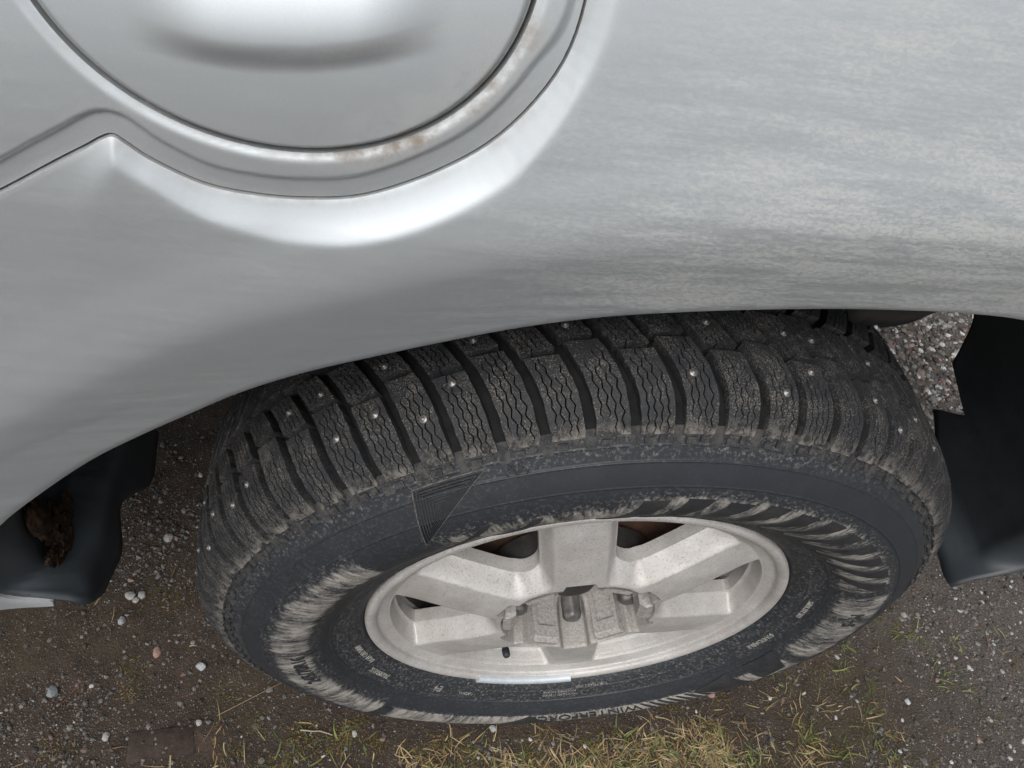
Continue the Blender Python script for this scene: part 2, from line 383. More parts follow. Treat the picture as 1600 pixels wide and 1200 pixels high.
def paint_attrs(V):
    x, z = V[:, 0], V[:, 2]; P = V[:, [0, 2]]
    film = .11 + .58 * smooth(-.20, .02, x) * smooth(1.06, .93, z) + .35 * smooth(-.22, .05, x) * smooth(.93, .85, z) + .10 * smooth(.10, 0, sA(P)) + .9 * smooth(.010, .0, sA(P)) * smooth(-.05, .08, x)
    sk = np.abs(sK(P)); d = np.abs(sF(P)); side = smooth(-.30, -.20, x)
    grime = .75 * smooth(.006, 0, sk) * .6 + .9 * smooth(.020, .002, d) * side * smooth(1.0, .93, z) + .25 * smooth(.012, .002, d) + .55 * smooth(.010, .0, np.abs(sK(P) + .011)) * smooth(-.29, -.33, x) * smooth(-.37, -.34, x)
    return {'film': np.clip(film, 0, 1), 'grime': np.clip(grime, 0, 1)}
xs = spaced([(-1.2, -.58, .04), (-.58, -.42, .0035), (-.42, -.12, .0011), (-.12, .2, .0035), (.2, .56, .008), (.56, .82, .03)])
zs = spaced([(.334, .50, .0035), (.50, .82, .0035), (.82, .84, .003), (.84, 1.01, .0011), (1.01, 1.12, .004)])
V, q, T = heightfield(xs[xs < -.1], zs[zs > .74], [lambda P: -sK(P) - .0006, lambda P: sF(P, .0024)], y_panel)
at = paint_attrs(V); n0 = len(V); V, q, T = thick(V, q, T, .009)
ex = len(V) - n0; at = {k: np.concatenate([a, np.full(ex, .5)]) for k, a in at.items()}
mk('quarter_panel', V, q, T, PAINT, car, attrs=at)
V, q, T = heightfield(xs, zs, [lambda P: sK(P) - .0006, sA, lambda P: P[:, 1] - .336 - .9 * np.clip(P[:, 0] - .470, 0, .08)], y_flare)
at = paint_attrs(V); n0 = len(V); V, q, T = thick(V, q, T, .006); ex = len(V) - n0
at = {k: np.concatenate([a, np.full(ex, .5)]) for k, a in at.items()}
mk('arch_flare', V, q, T, PAINT, car, attrs=at)
# the round fuel flap with its raised finger lip
rr = np.concatenate([np.linspace(0, .90, 70), .90 + .10 * np.linspace(0, 1, 16)[1:] ** .8]); th = np.linspace(0, 2 * math.pi, 420, endpoint=False)
RR, TH = np.meshgrid(rr, th, indexing='ij'); fx = FLAP[0] + FRX * RR * np.cos(TH); fz = FLAP[1] + FRZ * RR * np.sin(TH); RR = RR * FR
zc_ = np.interp(fx, [-.33, -.3155, -.299, -.287, -.274, -.254, -.238, -.223, -.205, -.18], [.9475, .9440, .9420, .9413, .9415, .9433, .9463, .9500, .9558, .965]); t = fz - zc_; A = smooth(.066, .026, np.abs(fx + .261))
lip = np.where(t < 0, smooth(-.0135, 0, t), 1 - 1.6 * smooth(0, .040, t))
fy = y_in(fx, fz) - .0012 - .0042 * A * lip + .0030 * smooth(.004, 0, FR - RR) ** 2 - .0015 * (1 - (RR / FR) ** 2)
V, Q = grid(np.stack([fx, fy, fz], -1), False, True)
at = paint_attrs(V); at['film'] = at['film'] * .6; at['grime'] = np.clip(.55 * smooth(.030, .002, FR - RR) * smooth(-.27, -.19, fx) * smooth(.99, .93, fz) + .35 * smooth(.006, 0, FR - RR) + .55 * smooth(-.010, -.004, t) * smooth(0, -.004, t) * smooth(.05, .03, np.abs(fx + .23)), 0, 1).ravel()
B = np.stack([fx[-1], fy[-1], fz[-1]], 1); n0 = len(V); m = len(B)
V = np.vstack([V, B, B + [0, .010, 0]]); i = np.arange(m); Q = np.vstack([Q, np.stack([n0 + i, n0 + m + i, n0 + m + (i + 1) % m, n0 + (i + 1) % m], 1)])
at = {k: np.concatenate([a.ravel(), np.full(2 * m, .6)]) for k, a in at.items()}
tag(mk('fuel_flap', V, Q, None, PAINT, car, attrs=at), 'round silver fuel flap with raised finger lip')
# dark filler bowl behind the flap gap
mb = MB(); a = np.linspace(0, 2 * math.pi, 64, endpoint=False)
prof = [(1.05, .006), (1.05, .016), (.7, .020), (.0, .020)]
mb.grid(np.array([[(FLAP[0] + FRX * r * math.cos(t), float(y_in(FLAP[0] + FRX * r * math.cos(t), FLAP[1] + FRZ * r * math.sin(t))) + .008 + d, FLAP[1] + FRZ * r * math.sin(t)) for t in a] for r, d in prof]), False, True)
mb.build('filler_bowl', UNDER, car)
# wheel arch liner: a plastic shell inside the arch, its inner edge cut away at both ends
aphi = np.degrees(np.arctan2(ARCH[:, 1] - ZC, ARCH[:, 0])); aphi = np.where(aphi < -90, aphi + 360, aphi); od = np.argsort(aphi)
arad = np.hypot(ARCH[:, 0], ARCH[:, 1] - ZC)
rows = []; NV = 40
sm = lambda v, X_, Y_: float(np.mean([np.interp(v + d_, X_, Y_) for d_ in np.linspace(-.05, .05, 9)]))
for u in np.linspace(0, 1, 150):
    row = []
    for v in np.linspace(0, 1, NV):
        e0 = sm(v, [0, .05, .3, .6, .85, 1], [-4.5, -5.2, -4.8, -3.5, 1.5, 3.4])
        e1 = sm(v, [0, .06, .15, .33, .42, .48, .55, .72, 1], [184, 188, 190.1, 191.6, 190, 188, 189.5, 195, 194.2])
        ph = e0 + (e1 - e0) * u
        yi = np.interp(ph, [3.4, 8.3, 10.6, 19.6, 22, 150, 168, 194], [.262, .217, .284, .289, .30, .30, .295, .295])
        rad = np.interp(ph, aphi[od], arad[od]); rad = (rad + (min(rad, .515) - rad) * smooth(0, .14, v)) + .003
        lx, lz = rad * math.cos(R(ph)), ZC + rad * math.sin(R(ph))
        y0 = float(y_out(np.array([lx]), np.array([max(lz, .345)]), np.array([0.0]))[0]) + .004
        y = y0 + (yi - y0) * v
        end = 1.0 if (ph > 160 or ph < 25) else .3
        bu = .008 * smooth(.03, .09, y) + .0012 * math.sin(y * 50 + ph * .06) * smooth(.04, .12, y) * end
        row.append(((rad + bu) * math.cos(R(ph)), y, ZC + (rad + bu) * math.sin(R(ph))))
    rows.append(row)
mb = MB(); mb.grid(np.array(rows)); o = mb.build('wheel_arch_liner', LINER, car)
md = o.modifiers.new('thickness', 'SOLIDIFY'); md.thickness = .003; md.offset = 1
# torn plastic edge of the liner hanging under the arch lip
mb = MB(); px_ = np.linspace(.085, .142, 14); jag = [.004, .012, .015, .013, .016, .017, .015, .018, .017, .016, .014, .012, .008, .002]
mb.grid(np.array([[(x, .026 + .016 * v, .822 - .018 * v - .004 * v - j_ * v ** 2) for v in (0, .35, .7, 1)] for x, j_ in zip(px_, jag)]))
o = mb.build('torn_liner_edge', UNDER, car); o.modifiers.new('thickness', 'SOLIDIFY').thickness = .004
# moulded bulge and fixing on the rear half of the liner
def lump(c, rad, mat, name, parent, seed, k=.25, n=18, m=26, flat=None):
    a = np.linspace(0, math.pi, n)[:, None]; b = np.linspace(0, 2 * math.pi, m, endpoint=False)[None]
    D = np.stack([np.sin(a) * np.cos(b), np.sin(a) * np.sin(b), np.cos(a) + 0 * b], -1)
    f = 1 + k * 2 * fbm(D[..., 0] * 3 + seed * 7 + D[..., 2] * 2, D[..., 1] * 3 + seed * 3 - D[..., 2], 4)
    mb = MB(); mb.grid(np.asarray(c) + D * np.asarray(rad) * f[..., None], False, True); return mb.build(name, mat, parent)
lump((.533, .14, .46), (.014, .055, .07), LINER, 'liner_bulge', car, 3, .08)
# underbody behind the wheel housing
mb = MB(); mb.box((-.21, .95, .70), (1.0, .62, .17)); mb.box((-.9, .22, .55), (.33, .16, .2)); mb.box((.72, .30, .66), (.10, .2, .2))
mb.build('underbody', UNDER, car)
mb = MB(); a = np.linspace(0, 2 * math.pi, 20, endpoint=False)
mb.grid(np.array([[(.035 * math.cos(t), y, ZC + .035 * math.sin(t)) for t in a] for y in (.14, .20, .9, 1.2)]), False, True); mb.build('rear_axle', UNDER, car)

# ------------------------------------------------------------------ wheel: alloy rim
wheel = empty('wheel', (0, 0, ZC), car)
def lathe(prof, n=240, a0=0, a1=2 * math.pi):
    a = np.linspace(a0, a1, n, endpoint=False) if a1 - a0 > 6.28 else np.linspace(a0, a1, n)
    P = np.asarray(prof, float); return np.stack([P[:, None, 0] * np.cos(a), P[:, None, 1] + 0 * a, P[:, None, 0] * np.sin(a)], -1)
SP0 = 102.0
def spoke_w(r, th):
    a = (np.degrees(th) - SP0 + 30) % 60 - 30; return r * np.sin(np.abs(np.radians(a)))
def ridge_y(r): return -.004 + .016 * np.clip((r - .08) / .112, 0, 1) ** 1.3
def face_y(r, th):
    w = spoke_w(r, th); y = ridge_y(r)
    crown = .0022 * np.clip(w / .028, 0, 1) ** 2 - .0012 * smooth(.0, .012, w) * smooth(.020, .012, w) * 0
    dep = .0215 * smooth(.0235, .0375, w) * smooth(.081, .098, r) * smooth(.1922, .1866, r)
    dep = dep * (1 + .0 * w)
    return y + crown * smooth(.192, .17, r) + dep
def hub_r(th):
    a = (np.degrees(th) - SP0 + 30) % 60 - 30; return .0795 + .0085 * smooth(12.5, 8.5, np.abs(a))
def sW(P):                                  # > 0 on metal, < 0 in a window
    r = np.hypot(P[:, 0], P[:, 1]); th = np.arctan2(P[:, 1], P[:, 0]); w = spoke_w(r, th)
    d = np.stack([w - .0362, r - .0945, .1858 - r], 1); k = .0035
    return k * np.log(np.exp(-d / k).sum(1))
nt_, nr_ = 900, 84
TH, U = np.meshgrid(np.linspace(0, 2 * math.pi, nt_, endpoint=False), np.linspace(0, 1, nr_), indexing='ij')
r0 = hub_r(TH); RR = r0 + (.1925 - r0) * U
P = np.stack([(RR * np.cos(TH)).ravel(), (RR * np.sin(TH)).ravel()], 1)
s = sW(P); near = np.abs(s) < .0009; idx = np.where(near)[0]; e = 1e-5; p = P[idx]
for it in range(2):
    s0 = sW(p); g1 = (sW(p + [e, 0]) - s0) / e; g2 = (sW(p + [0, e]) - s0) / e; L = np.maximum(np.hypot(g1, g2), .3); p = p - (s0 / L ** 2)[:, None] * np.stack([g1, g2], 1)
P[idx] = p; st = np.where(near, 0, np.where(s > 0, 1, -1))
Qd = gidx(nt_, nr_, True); sq = st[Qd]; q = Qd[((sq < 0).sum(1) == 0) & ((sq > 0).sum(1) > 0)]
one = Qd[(sq < 0).sum(1) == 1]; tr = [one[st[one[:, k]] < 0][:, [(k + 1) % 4, (k + 2) % 4, (k + 3) % 4]] for k in range(4)]; T = np.vstack(tr)
T = T[sW(P[T].mean(1)) > 0]
y = face_y(np.hypot(P[:, 0], P[:, 1]), np.arctan2(P[:, 1], P[:, 0]))
V = np.stack([P[:, 0], y, P[:, 1]], 1); used = np.unique(np.concatenate([q.ravel(), T.ravel()])); rm = np.full(len(V), -1); rm[used] = np.arange(len(used))
V, q, T = V[used], rm[q], rm[T]
B = boundary(q, T); rb = np.hypot(V[B[:, 0], 0], V[B[:, 0], 2]); B = B[(rb > .0888) & (rb < .1905)]
n0 = len(V); u, inv = np.unique(B, return_inverse=True); inv = inv.reshape(B.shape); A = V[u]; C = A + [0, .014, 0]
V = np.vstack([V, A, C]); m = len(u); q = np.vstack([q, np.stack([n0 + inv[:, 0], n0 + m + inv[:, 0], n0 + m + inv[:, 1], n0 + inv[:, 1]], 1)])
mb = MB(); mb.add(V, q, T)
mb.build('rim_spokes', ALLOY, wheel)
mb = MB(); fl = catmull([(.1868, .056), (.1905, .0165), (.1932, .0118), (.1985, .0098), (.2030, .0085), (.2042, .0070), (.2046, .0036), (.2062, .0012), (.2095, -.0006), (.2130, -.0004), (.2152, .0018), (.2160, .006), (.2145, .012), (.205, .016)], 4)
mb.grid(lathe(fl, 360), False, True); mb.build('rim_flange', ALLOY, wheel)
mb = MB(); mb.grid(lathe([(.1868, .054), (.180, .085), (.178, .11), (.185, .14), (.205, .178), (.214, .186)], 120), False, True); mb.build('rim_barrel', IRON, wheel)
# hub pocket: wall with a scallop for every nut, floor
th = np.linspace(0, 2 * math.pi, 360, endpoint=False); rows = []
hr = hub_r(th); ye = ridge_y(hr)
for f, dy in ((0, 0), (-.0012, .0012), (-.0018, .004), (-.003, .028), (-.006, .046), (-.012, .052), (-.03, .054), (-.06, .054)):
    rows.append(np.stack([(hr + f) * np.cos(th), ye + dy, (hr + f) * np.sin(th)], 1))
mb = MB(); mb.grid(np.array(rows), False, True); mb.build('hub_pocket', HUBM, wheel)
mb = MB(); mb.grid(lathe([(.0, .026), (.012, .027), (.020, .030), (.026, .036), (.027, .052), (.034, .0535)], 48), False, True); mb.build('hub_cap_stub', IRON, wheel)
mb = MB(); mb.grid(lathe([(.0925, .024), (.0905, .040), (.0890, .060)], 120), False, True); mb.build('hub_back', IRON, wheel)
# clip bosses between the nuts: tapered blocks with a sunken panel
def boss_mesh():
    mb = MB(); ri, ro = .0635, .0775; hw0, hw1 = .0150, .0166; ya, yb = .0015, .048
    def pt(r, w, y): return (r, y, w)
    # inner face (towards the axle) as a frame with a recess
    f = lambda u, v, d: (ri + d + .004 * v * 0, ya + (yb - ya) * v, (hw0) * u)
    O = [f(-1, 0, 0), f(1, 0, 0), f(1, 1, 0), f(-1, 1, 0)]; I = [f(-.70, .26, 0), f(.70, .26, 0), f(.74, 1, 0), f(-.74, 1, 0)]; D = [f(-.64, .30, .0036), f(.64, .30, .0036), f(.64, 1, .0036), f(-.64, 1, .0036)]
    V = O + I + D; Q = []
    for k in range(4): Q += [(k, (k + 1) % 4, 4 + (k + 1) % 4, 4 + k), (4 + k, 4 + (k + 1) % 4, 8 + (k + 1) % 4, 8 + k)]
    Q.append((8, 9, 10, 11)); mb.add(V, Q)
    E0 = [(ri, ya, -hw0), (ri, ya, hw0), (ri + .006, ya - .0045, hw0 + .0003), (ri + .006, ya - .0045, -hw0 - .0003)]
    mb.add(E0, [(0, 3, 2, 1)])
    mb.add([(ri + .006, ya - .0045, -hw0 - .0003), (ri + .006, ya - .0045, hw0 + .0003), (ro, ya - .0035, hw1), (ro, ya - .0035, -hw1)], [(0, 3, 2, 1)])
    for sg in (-1, 1):
        mb.add([(ri, ya, sg * hw0), (ri + .006, ya - .0045, sg * (hw0 + .0003)), (ro, ya - .0035, sg * hw1), (ro, yb, sg * hw1), (ri, yb, sg * hw0)], None, [(0, 1, 2), (0, 2, 3), (0, 3, 4)])
    V, Q, T = mb.data(); o = mk('clip_boss', V, Q, T, BOSS, wheel, smooth=False); return o
b0 = boss_mesh(); bb = b0.modifiers.new('edge', 'BEVEL'); bb.width = .0007; bb.segments = 2; bb.limit_method = 'ANGLE'
for k in range(6):
    o = b0 if k == 0 else b0.copy()
    if k: COL.objects.link(o)
    o.rotation_euler = (0, -R(SP0 + 30 + 60 * k + (2, -3, 1, 2, -2, -1)[k]), 0)
# lug nuts
def nut_mesh():
    mb = MB(); a = np.linspace(0, 2 * math.pi, 24, endpoint=False); R6 = .0115
    def ring(y, s, hexy): 
        hx = R6 * .866 / np.cos((a + math.pi / 6) % (math.pi / 3) - math.pi / 6); r = (hx * hexy + R6 * .92 * (1 - hexy)) * s
        return np.stack([r * np.cos(a), np.full(24, y), r * np.sin(a)], 1)
    mb.grid(np.array([ring(.054, 1.12, 0), ring(.051, 1.12, 0), ring(.049, 1, 1), ring(.0275, 1, 1), ring(.0245, .93, .6), ring(.0225, .75, 0), ring(.0215, .45, 0), ring(.0212, .01, 0)]), False, True)
    return mb.build('lug_nut', NUT, wheel)
n0_ = nut_mesh()
for k in range(6):
    o = n0_ if k == 0 else n0_.copy()
    if k: COL.objects.link(o)
    a = R(SP0 + 60 * k); o.location = (.0700 * math.cos(a), 0, .0700 * math.sin(a)); o.rotation_euler = (0, .3 * k, 0)
# valve and balance weight
mb = MB(); a = np.linspace(0, 2 * math.pi, 14, endpoint=False); vd = R(-106)
ax = np.array([math.cos(vd) * -.25, -.95, math.sin(vd) * -.25]); ax /= np.linalg.norm(ax); e1 = np.cross(ax, [1, 0, 0]); e1 /= np.linalg.norm(e1); e2 = np.cross(ax, e1)
c0 = np.array([.176 * math.cos(vd), .052, .176 * math.sin(vd)])
mb.grid(np.array([[c0 + ax * l + r * (math.cos(t) * e1 + math.sin(t) * e2) for t in a] for l, r in ((0, .006), (.012, .0055), (.020, .0045), (.021, .0038), (.029, .0038), (.030, .0046), (.038, .0046), (.040, .0036), (.041, .0003))]), False, True)
mb.build('valve_stem', CLEAN, wheel)
mb = MB(); wa = np.linspace(R(-111.5), R(-78.5), 30); pr = [(.2048, .0035), (.2040, -.0005), (.2055, -.0036), (.2105, -.0046), (.2142, -.0030), (.2150, .0005)]
G = np.array([[(r * math.cos(t), y, r * math.sin(t)) for t in wa] for r, y in pr]); mb.grid(G)
for k, kk in ((0, 0), (-1, 1)):
    mb.add(np.vstack([G[:, k]]), None, [(0, i_, i_ + 1) for i_ in range(1, 5)])
tag(mb.build('balance_weight', WEIGHT, wheel), 'pale grey clip-on balance weight')
# brake seen through the windows
mb = MB(); mb.grid(lathe([(.03, .066), (.10, .066), (.128, .068), (.134, .074), (.135, .115), (.128, .13), (.05, .132)], 90), False, True); mb.build('brake_drum', RUST, wheel)
lump((.035, .115, .120), (.040, .05, .035), IRON, 'brake_caliper', wheel, 5, .05); lump((-.055, .115, .120), (.040, .05, .036), IRON, 'spring_seat', wheel, 8, .05)

# ------------------------------------------------------------------ tyre
PR = catmull([(.205, .016), (.2120, .0125), (.2165, .0065), (.2195, .0015), (.2250, -.0035), (.2330, -.0078), (.2440, -.0125), (.2500, -.0165), (.2580, -.0215), (.2680, -.0262), (.2800, -.0290), (.2920, -.0290), (.3030, -.0268), (.3130, -.0228), (.3240, -.0168), (.3350, -.0098), (.3440, -.0035), (.3500, .0030), (.3545, .0100), (.3595, .0200), (.3628, .0320), (.3645, .0500), (.3658, .0930)], 6)
def side_pt(r, h=0.0):
    """point and outward normal of the sidewall at radius r (outer face)"""
    y = np.interp(r, PR[:, 0], PR[:, 1]); e = 5e-4; s = (np.interp(r + e, PR[:, 0], PR[:, 1]) - np.interp(r - e, PR[:, 0], PR[:, 1])) / (2 * e)
    L = np.sqrt(1 + s * s); return r + h * s / L, y - h / L
ring_r = np.unique(np.concatenate([PR[:, 0]] + [c + np.linspace(-.0014, .0014, 7) for c in (.2480, .3080, .3262, .3365, .2322)])); ring_r = ring_r[(ring_r > .205) & (ring_r < .3657)]
rr_, yy_ = side_pt(ring_r)
bumpv = sum(a * np.exp(-((ring_r - c) / .0006) ** 2) for c, a in ((.2480, .0007), (.3080, .0009), (.3262, .0007), (.3365, .0006), (.2322, .0007)))
bumpv = bumpv + .0008 * smooth(.3078, .3088, ring_r) * smooth(.327, .326, ring_r)
rr_, yy_ = side_pt(ring_r, bumpv)
half = np.stack([rr_, yy_], 1); inner = np.stack([half[::-4, 0], .186 - half[::-4, 1]], 1)
prof = np.vstack([half, [(.3658, .093)], inner])
NT = 720
G = lathe(prof, NT)
def flat(V):                                # contact patch
    V = V.copy(); z = V[:, 2] + ZC; low = z < .004; V[low, 2] = .004 - ZC - .0015 * np.clip((.004 - z[low]) / .01, 0, 1); return V
V, Q = grid(G, False, True); V = flat(V)
rad = np.repeat(prof[:, 0], NT); ang = np.tile(np.degrees(np.linspace(0, 2 * math.pi, NT, endpoint=False)), len(prof)); outer = np.repeat(prof[:, 1] < .06, NT)
def window(a, lo, hi, f=2.0):               # angular window in degrees, lo..hi counter-clockwise
    c = (lo + hi) / 2; h = (hi - lo) / 2; d = np.abs((a - c + 180) % 360 - 180); return smooth(h + f, h - f, d)
def band(r, lo, hi, f=.004): return smooth(lo - f, lo + f, r) * smooth(hi + f, hi - f, r)
def dustmap(rad, ang):
    d = .07 + 0 * rad; d = d - .055 * band(rad, .309, .3255, .001) * window(ang, -60, 112, 2)
    d = np.maximum(d, .90 * window(ang, 139.5, 226, .4) * band(rad, .262, .3050, .010))
    d = np.maximum(d, .86 * window(ang, 94, 127, 4) * band(rad, .240, .292, .010))
    d = np.maximum(d, .84 * window(ang, 24, 98, 2) * band(rad, .252, .301, .007))
    d = np.maximum(d, .86 * window(ang, -14, 23, 3) * band(rad, .255, .3055, .006))
    d = np.maximum(d, 1.0 * window(ang, 229, 344, 2) * band(rad, .2685, .3065, .0025))
    d = np.maximum(d, .45 * band(rad, .219, .246, .005))
    d = np.maximum(d, .30 * window(ang, 60, 230, 20) * band(rad, .328, .347, .004))
    return d
dust = np.where(outer & (rad < .352), dustmap(rad, ang), 0.0)
jj = np.arange(len(V)) % NT; uv = np.stack([jj / NT, rad / .37], 1)
crown_q = (rad[Q] > .3462).all(1)
tyre = mk('tyre', V, Q[~crown_q], None, RUBBER, wheel, attrs={'dust': dust}, uv=uv)
mk('tread_base', V, Q[crown_q], None, GROOVE_SHADE, wheel, attrs={'top': dust * 0, 'mud': dust * 0})
# tread blocks: each is a row of thin lamellae cut by zigzag sipes, laid on the crown and rolled over the shoulder
TP = catmull([(.3450, -.0060), (.3500, -.0030), (.3565, .0015), (.3630, .0080), (.3688, .0170), (.3722, .0270), (.3745, .0400), (.3756, .0560), (.3762, .0750), (.3765, .0930)], 10)
TL = np.concatenate([[0], np.cumsum(np.hypot(*np.diff(TP, axis=0).T))]); TLEN = TL[-1]
def crown(v, h):
    r = np.interp(v, TL, TP[:, 0]); y = np.interp(v, TL, TP[:, 1]); e = 8e-4
    dr = np.interp(v + e, TL, TP[:, 0]) - np.interp(v - e, TL, TP[:, 0]); dy = np.interp(v + e, TL, TP[:, 1]) - np.interp(v - e, TL, TP[:, 1]); L = np.hypot(dr, dy)
    return r + h * dy / L, y - h * dr / L          # outward normal of the crown line
NP = 72; PITCH = 2 * math.pi / NP
def lean(y): y = max(y, 0); return .10 * y + 3.6 * y * y
def block_data(v0, v1, hw, nl, seed, mirror=False, nv=14):
    rg = random.Random(seed); mb = MB(); top = []; mud = []
    vs_ = np.linspace(v0, v1, nv); edges = []
    for k in range(nl + 1):
        amp = 0 if k in (0, nl) else .00095; ph = rg.random()
        edges.append([(-hw + 2 * hw * k / nl) + (amp * (1 if (j + (k % 2)) % 2 else -1)) + rg.uniform(-.0005, .0005) for j in range(nv)])
    GAP = [(rg.choice((0, 1, 2, 3)), nv - 1 - rg.choice((0, 0, 1, 2, 4))) for _ in range(nl + 1)]
    for k in range(nl):
        g0 = .0 if k == 0 else .00056; g1 = .0 if k == nl - 1 else .00056; dh = rg.uniform(-.0003, .0002)
        L_ = []; 
        for j, v in enumerate(vs_):
            for u, inset in ((edges[k][j] + (g0 if GAP[k][0] <= j <= GAP[k][1] else 0), 0), (edges[k + 1][j] - (g1 if GAP[k + 1][0] <= j <= GAP[k + 1][1] else 0), 0)):
                for h in (dh, -.0118):
                    hh = h; r, y = crown(v, hh)
                    uu = u + lean(float(np.interp(v, TL, TP[:, 1])))
                    t = math.pi / 2 + uu / .376
                    yy = .186 - y if mirror else y
                    L_.append((r * math.cos(t), yy, r * math.sin(t)))
                    top.append(1.0 if h > -.005 else 0.0); mud.append((1.0 if h > -.005 else .3) * max(0, 1 - (v - v0) / .013) if v0 < .01 else 0)
        A = np.array(L_).reshape(nv, 4, 3)      # per row: left top, left low, right top, right low
        Qs = []
        for j in range(nv - 1):
            b, c = j * 4, j * 4 + 4
            Qs += [(b, b + 2, c + 2, c), (b + 1, b, c, c + 1), (b + 2, b + 3, c + 3, c + 2)]
        Qs += [(1, 3, 2, 0), ((nv - 1) * 4, (nv - 1) * 4 + 2, (nv - 1) * 4 + 3, (nv - 1) * 4 + 1)]
        mb.add(A.reshape(-1, 3), Qs)
    V, Q, _ = mb.data(); return V, Q, np.array(top), np.array(mud)
def v_at(y): return float(np.interp(y, TP[:, 1], TL))
HW = PITCH * .376 / 2 - .0041
def variants(rows_):
    out = []
    for k, (va, vb, hw, nl) in enumerate(rows_): out.append(block_data(va, vb, hw, nl, 40 + k))
    return out
R1 = variants([(0.0, v_at(.055), HW, 5), (0.0, v_at(.045), HW, 5), (.001, v_at(.055), HW, 5), (.0005, v_at(.045), HW, 5)])
R2 = variants([(v_at(.0605), v_at(.0905), HW, 5), (v_at(.0505), v_at(.0870), HW, 5)])
def rotm(a): c, s_ = math.cos(a), math.sin(a); return np.array([[c, 0, -s_], [0, 1, 0], [s_, 0, c]])
def blockmesh(d, nm): 
    o = mk(nm, d[0], d[1], None, TREAD, None, smooth=False, attrs={'top': d[2], 'mud': d[3]}); me = o.data; bpy.data.objects.remove(o); return me
M1 = [blockmesh(d, 'tread_block') for d in R1]; M2 = [blockmesh(d, 'tread_block') for d in R2]
rest = []; STUDS = {}
for k in range(NP):
    a = k * PITCH; deg = (90 + math.degrees(a)) % 360
    vis = 14 <= deg <= 172
    i1 = k % 2 + 2 * ((k // 2) % 2); i2 = k % 2
    for me, dat in ((M1[i1], R1[i1]), (M2[i2], R2[i2])):
        if vis:
            o = link('tread_block', me, wheel); o.rotation_euler = (0, -a, 0)
        else: rest.append((dat[0] @ rotm(a).T, dat[1], dat[2], dat[3]))
    for dat in (R1[i1], R2[i2]):                # inner half of the tread, mirrored
        Vm = dat[0].copy(); Vm[:, 1] = .186 - Vm[:, 1]; rest.append((Vm @ rotm(a + PITCH / 2).T, dat[1][:, ::-1], dat[2], dat[3]))
mb = MB()
for V_, Q_, _, _ in rest: mb.add(V_, Q_)
V, Q, _ = mb.data(); o = mk('tread', flat(V), Q, None, TREAD, wheel, smooth=False, attrs={'top': np.concatenate([r[2] for r in rest]), 'mud': np.concatenate([r[3] for r in rest])}); tag(o, kind='stuff')
# studs
mb = MB(); a = np.linspace(0, 2 * math.pi, 12, endpoint=False)
mb.grid(np.array([[(r * math.cos(t), r * math.sin(t), h) for t in a] for r, h in ((.0030, -.003), (.0030, .0001), (.0026, .0004), (.0014, .0004), (.0012, .0011), (.0008, .0014), (.0001, .0015))]), False, True)
so_ = mb.build('stud', STUDM, wheel); first = True
rs = random.Random(5)
for k in range(NP):
    a = k * PITCH; deg = (90 + math.degrees(a)) % 360
    if not 14 <= deg <= 172: continue
    for row, ylist in ((0, (.026, .038, .018, .032)), (1, (.070,))):
        if rs.random() > (.85 if row == 0 else .35): continue
        yv = ylist[k % len(ylist)]; v = v_at(yv); u = rs.uniform(-.004, .004) + lean(yv)
        r, y = crown(v, 0.0); r2, y2 = crown(v, .01); t = math.pi / 2 + u / .376 + a
        o = so_ if first else so_.copy()
        if not first: COL.objects.link(o)
        first = False
        nrm = Vector(((r2 - r) * math.cos(t), y2 - y, (r2 - r) * math.sin(t))).normalized()
        o.location = (r * math.cos(t), y, r * math.sin(t)); o.rotation_euler = nrm.to_track_quat('Z', 'Y').to_euler()
# shoulder nubs and bars below the groove ends
def side_patch(corners, h, n=1, lowh=-.001):
    """raised plate on the sidewall; corners are (radius, angle rad) in order; returns verts, quads"""
    top = []; low = []
    for r, t in corners:
        for hh, L_ in ((h, top), (lowh, low)):
            a_, y_ = side_pt(r, hh); L_.append((a_ * math.cos(t), float(y_), a_ * math.sin(t)))
    m = len(corners); V = np.array(top + low); T = [(0, i_ + 1, i_) for i_ in range(1, m - 1)]; Q = [(i_, (i_ + 1) % m, m + (i_ + 1) % m, m + i_) for i_ in range(m)]
    return V, Q, T
nub_specs = [('groove_bar', (.3350, .3475), .0, .0080, .0007), ('shoulder_nub', (.3375, .3415), -.0105, .0075, .0016), ('shoulder_nub', (.3430, .3470), -.0105, .0070, .0016), ('shoulder_nub', (.3385, .3420), .0100, .0060, .0016), ('shoulder_nub', (.3432, .3465), .0100, .0060, .0016), ('shoulder_nub', (.3400, .3465), -.0200, .0045, .0014)]
for nm, (ra, rb), off, wd, h in nub_specs:
    tc = math.pi / 2 + PITCH / 2 + off / .345; dw = wd / 2 / .345
    V, Q, T = side_patch([(ra, tc - dw), (ra, tc + dw), (rb, tc + dw), (rb, tc - dw)], h)
    at = {'top': np.array([.35] * 4 + [0] * 4), 'mud': np.array([.25] * 8)}
    base = mk(nm, V, Q, T, TREAD, wheel, smooth=False, attrs=at); me = base.data; bpy.data.objects.remove(base); others = MB()
    for k in range(NP):
        a = k * PITCH; deg = (90 + math.degrees(a)) % 360
        if 14 <= deg <= 172:
            o = link(nm, me, wheel); o.rotation_euler = (0, -a, 0)
        else: others.add(V @ rotm(a).T, Q, T)
    V2, Q2, T2 = others.data(); tag(mk('shoulder_relief', flat(V2), Q2, T2, CLEAN, wheel, smooth=False), kind='stuff')
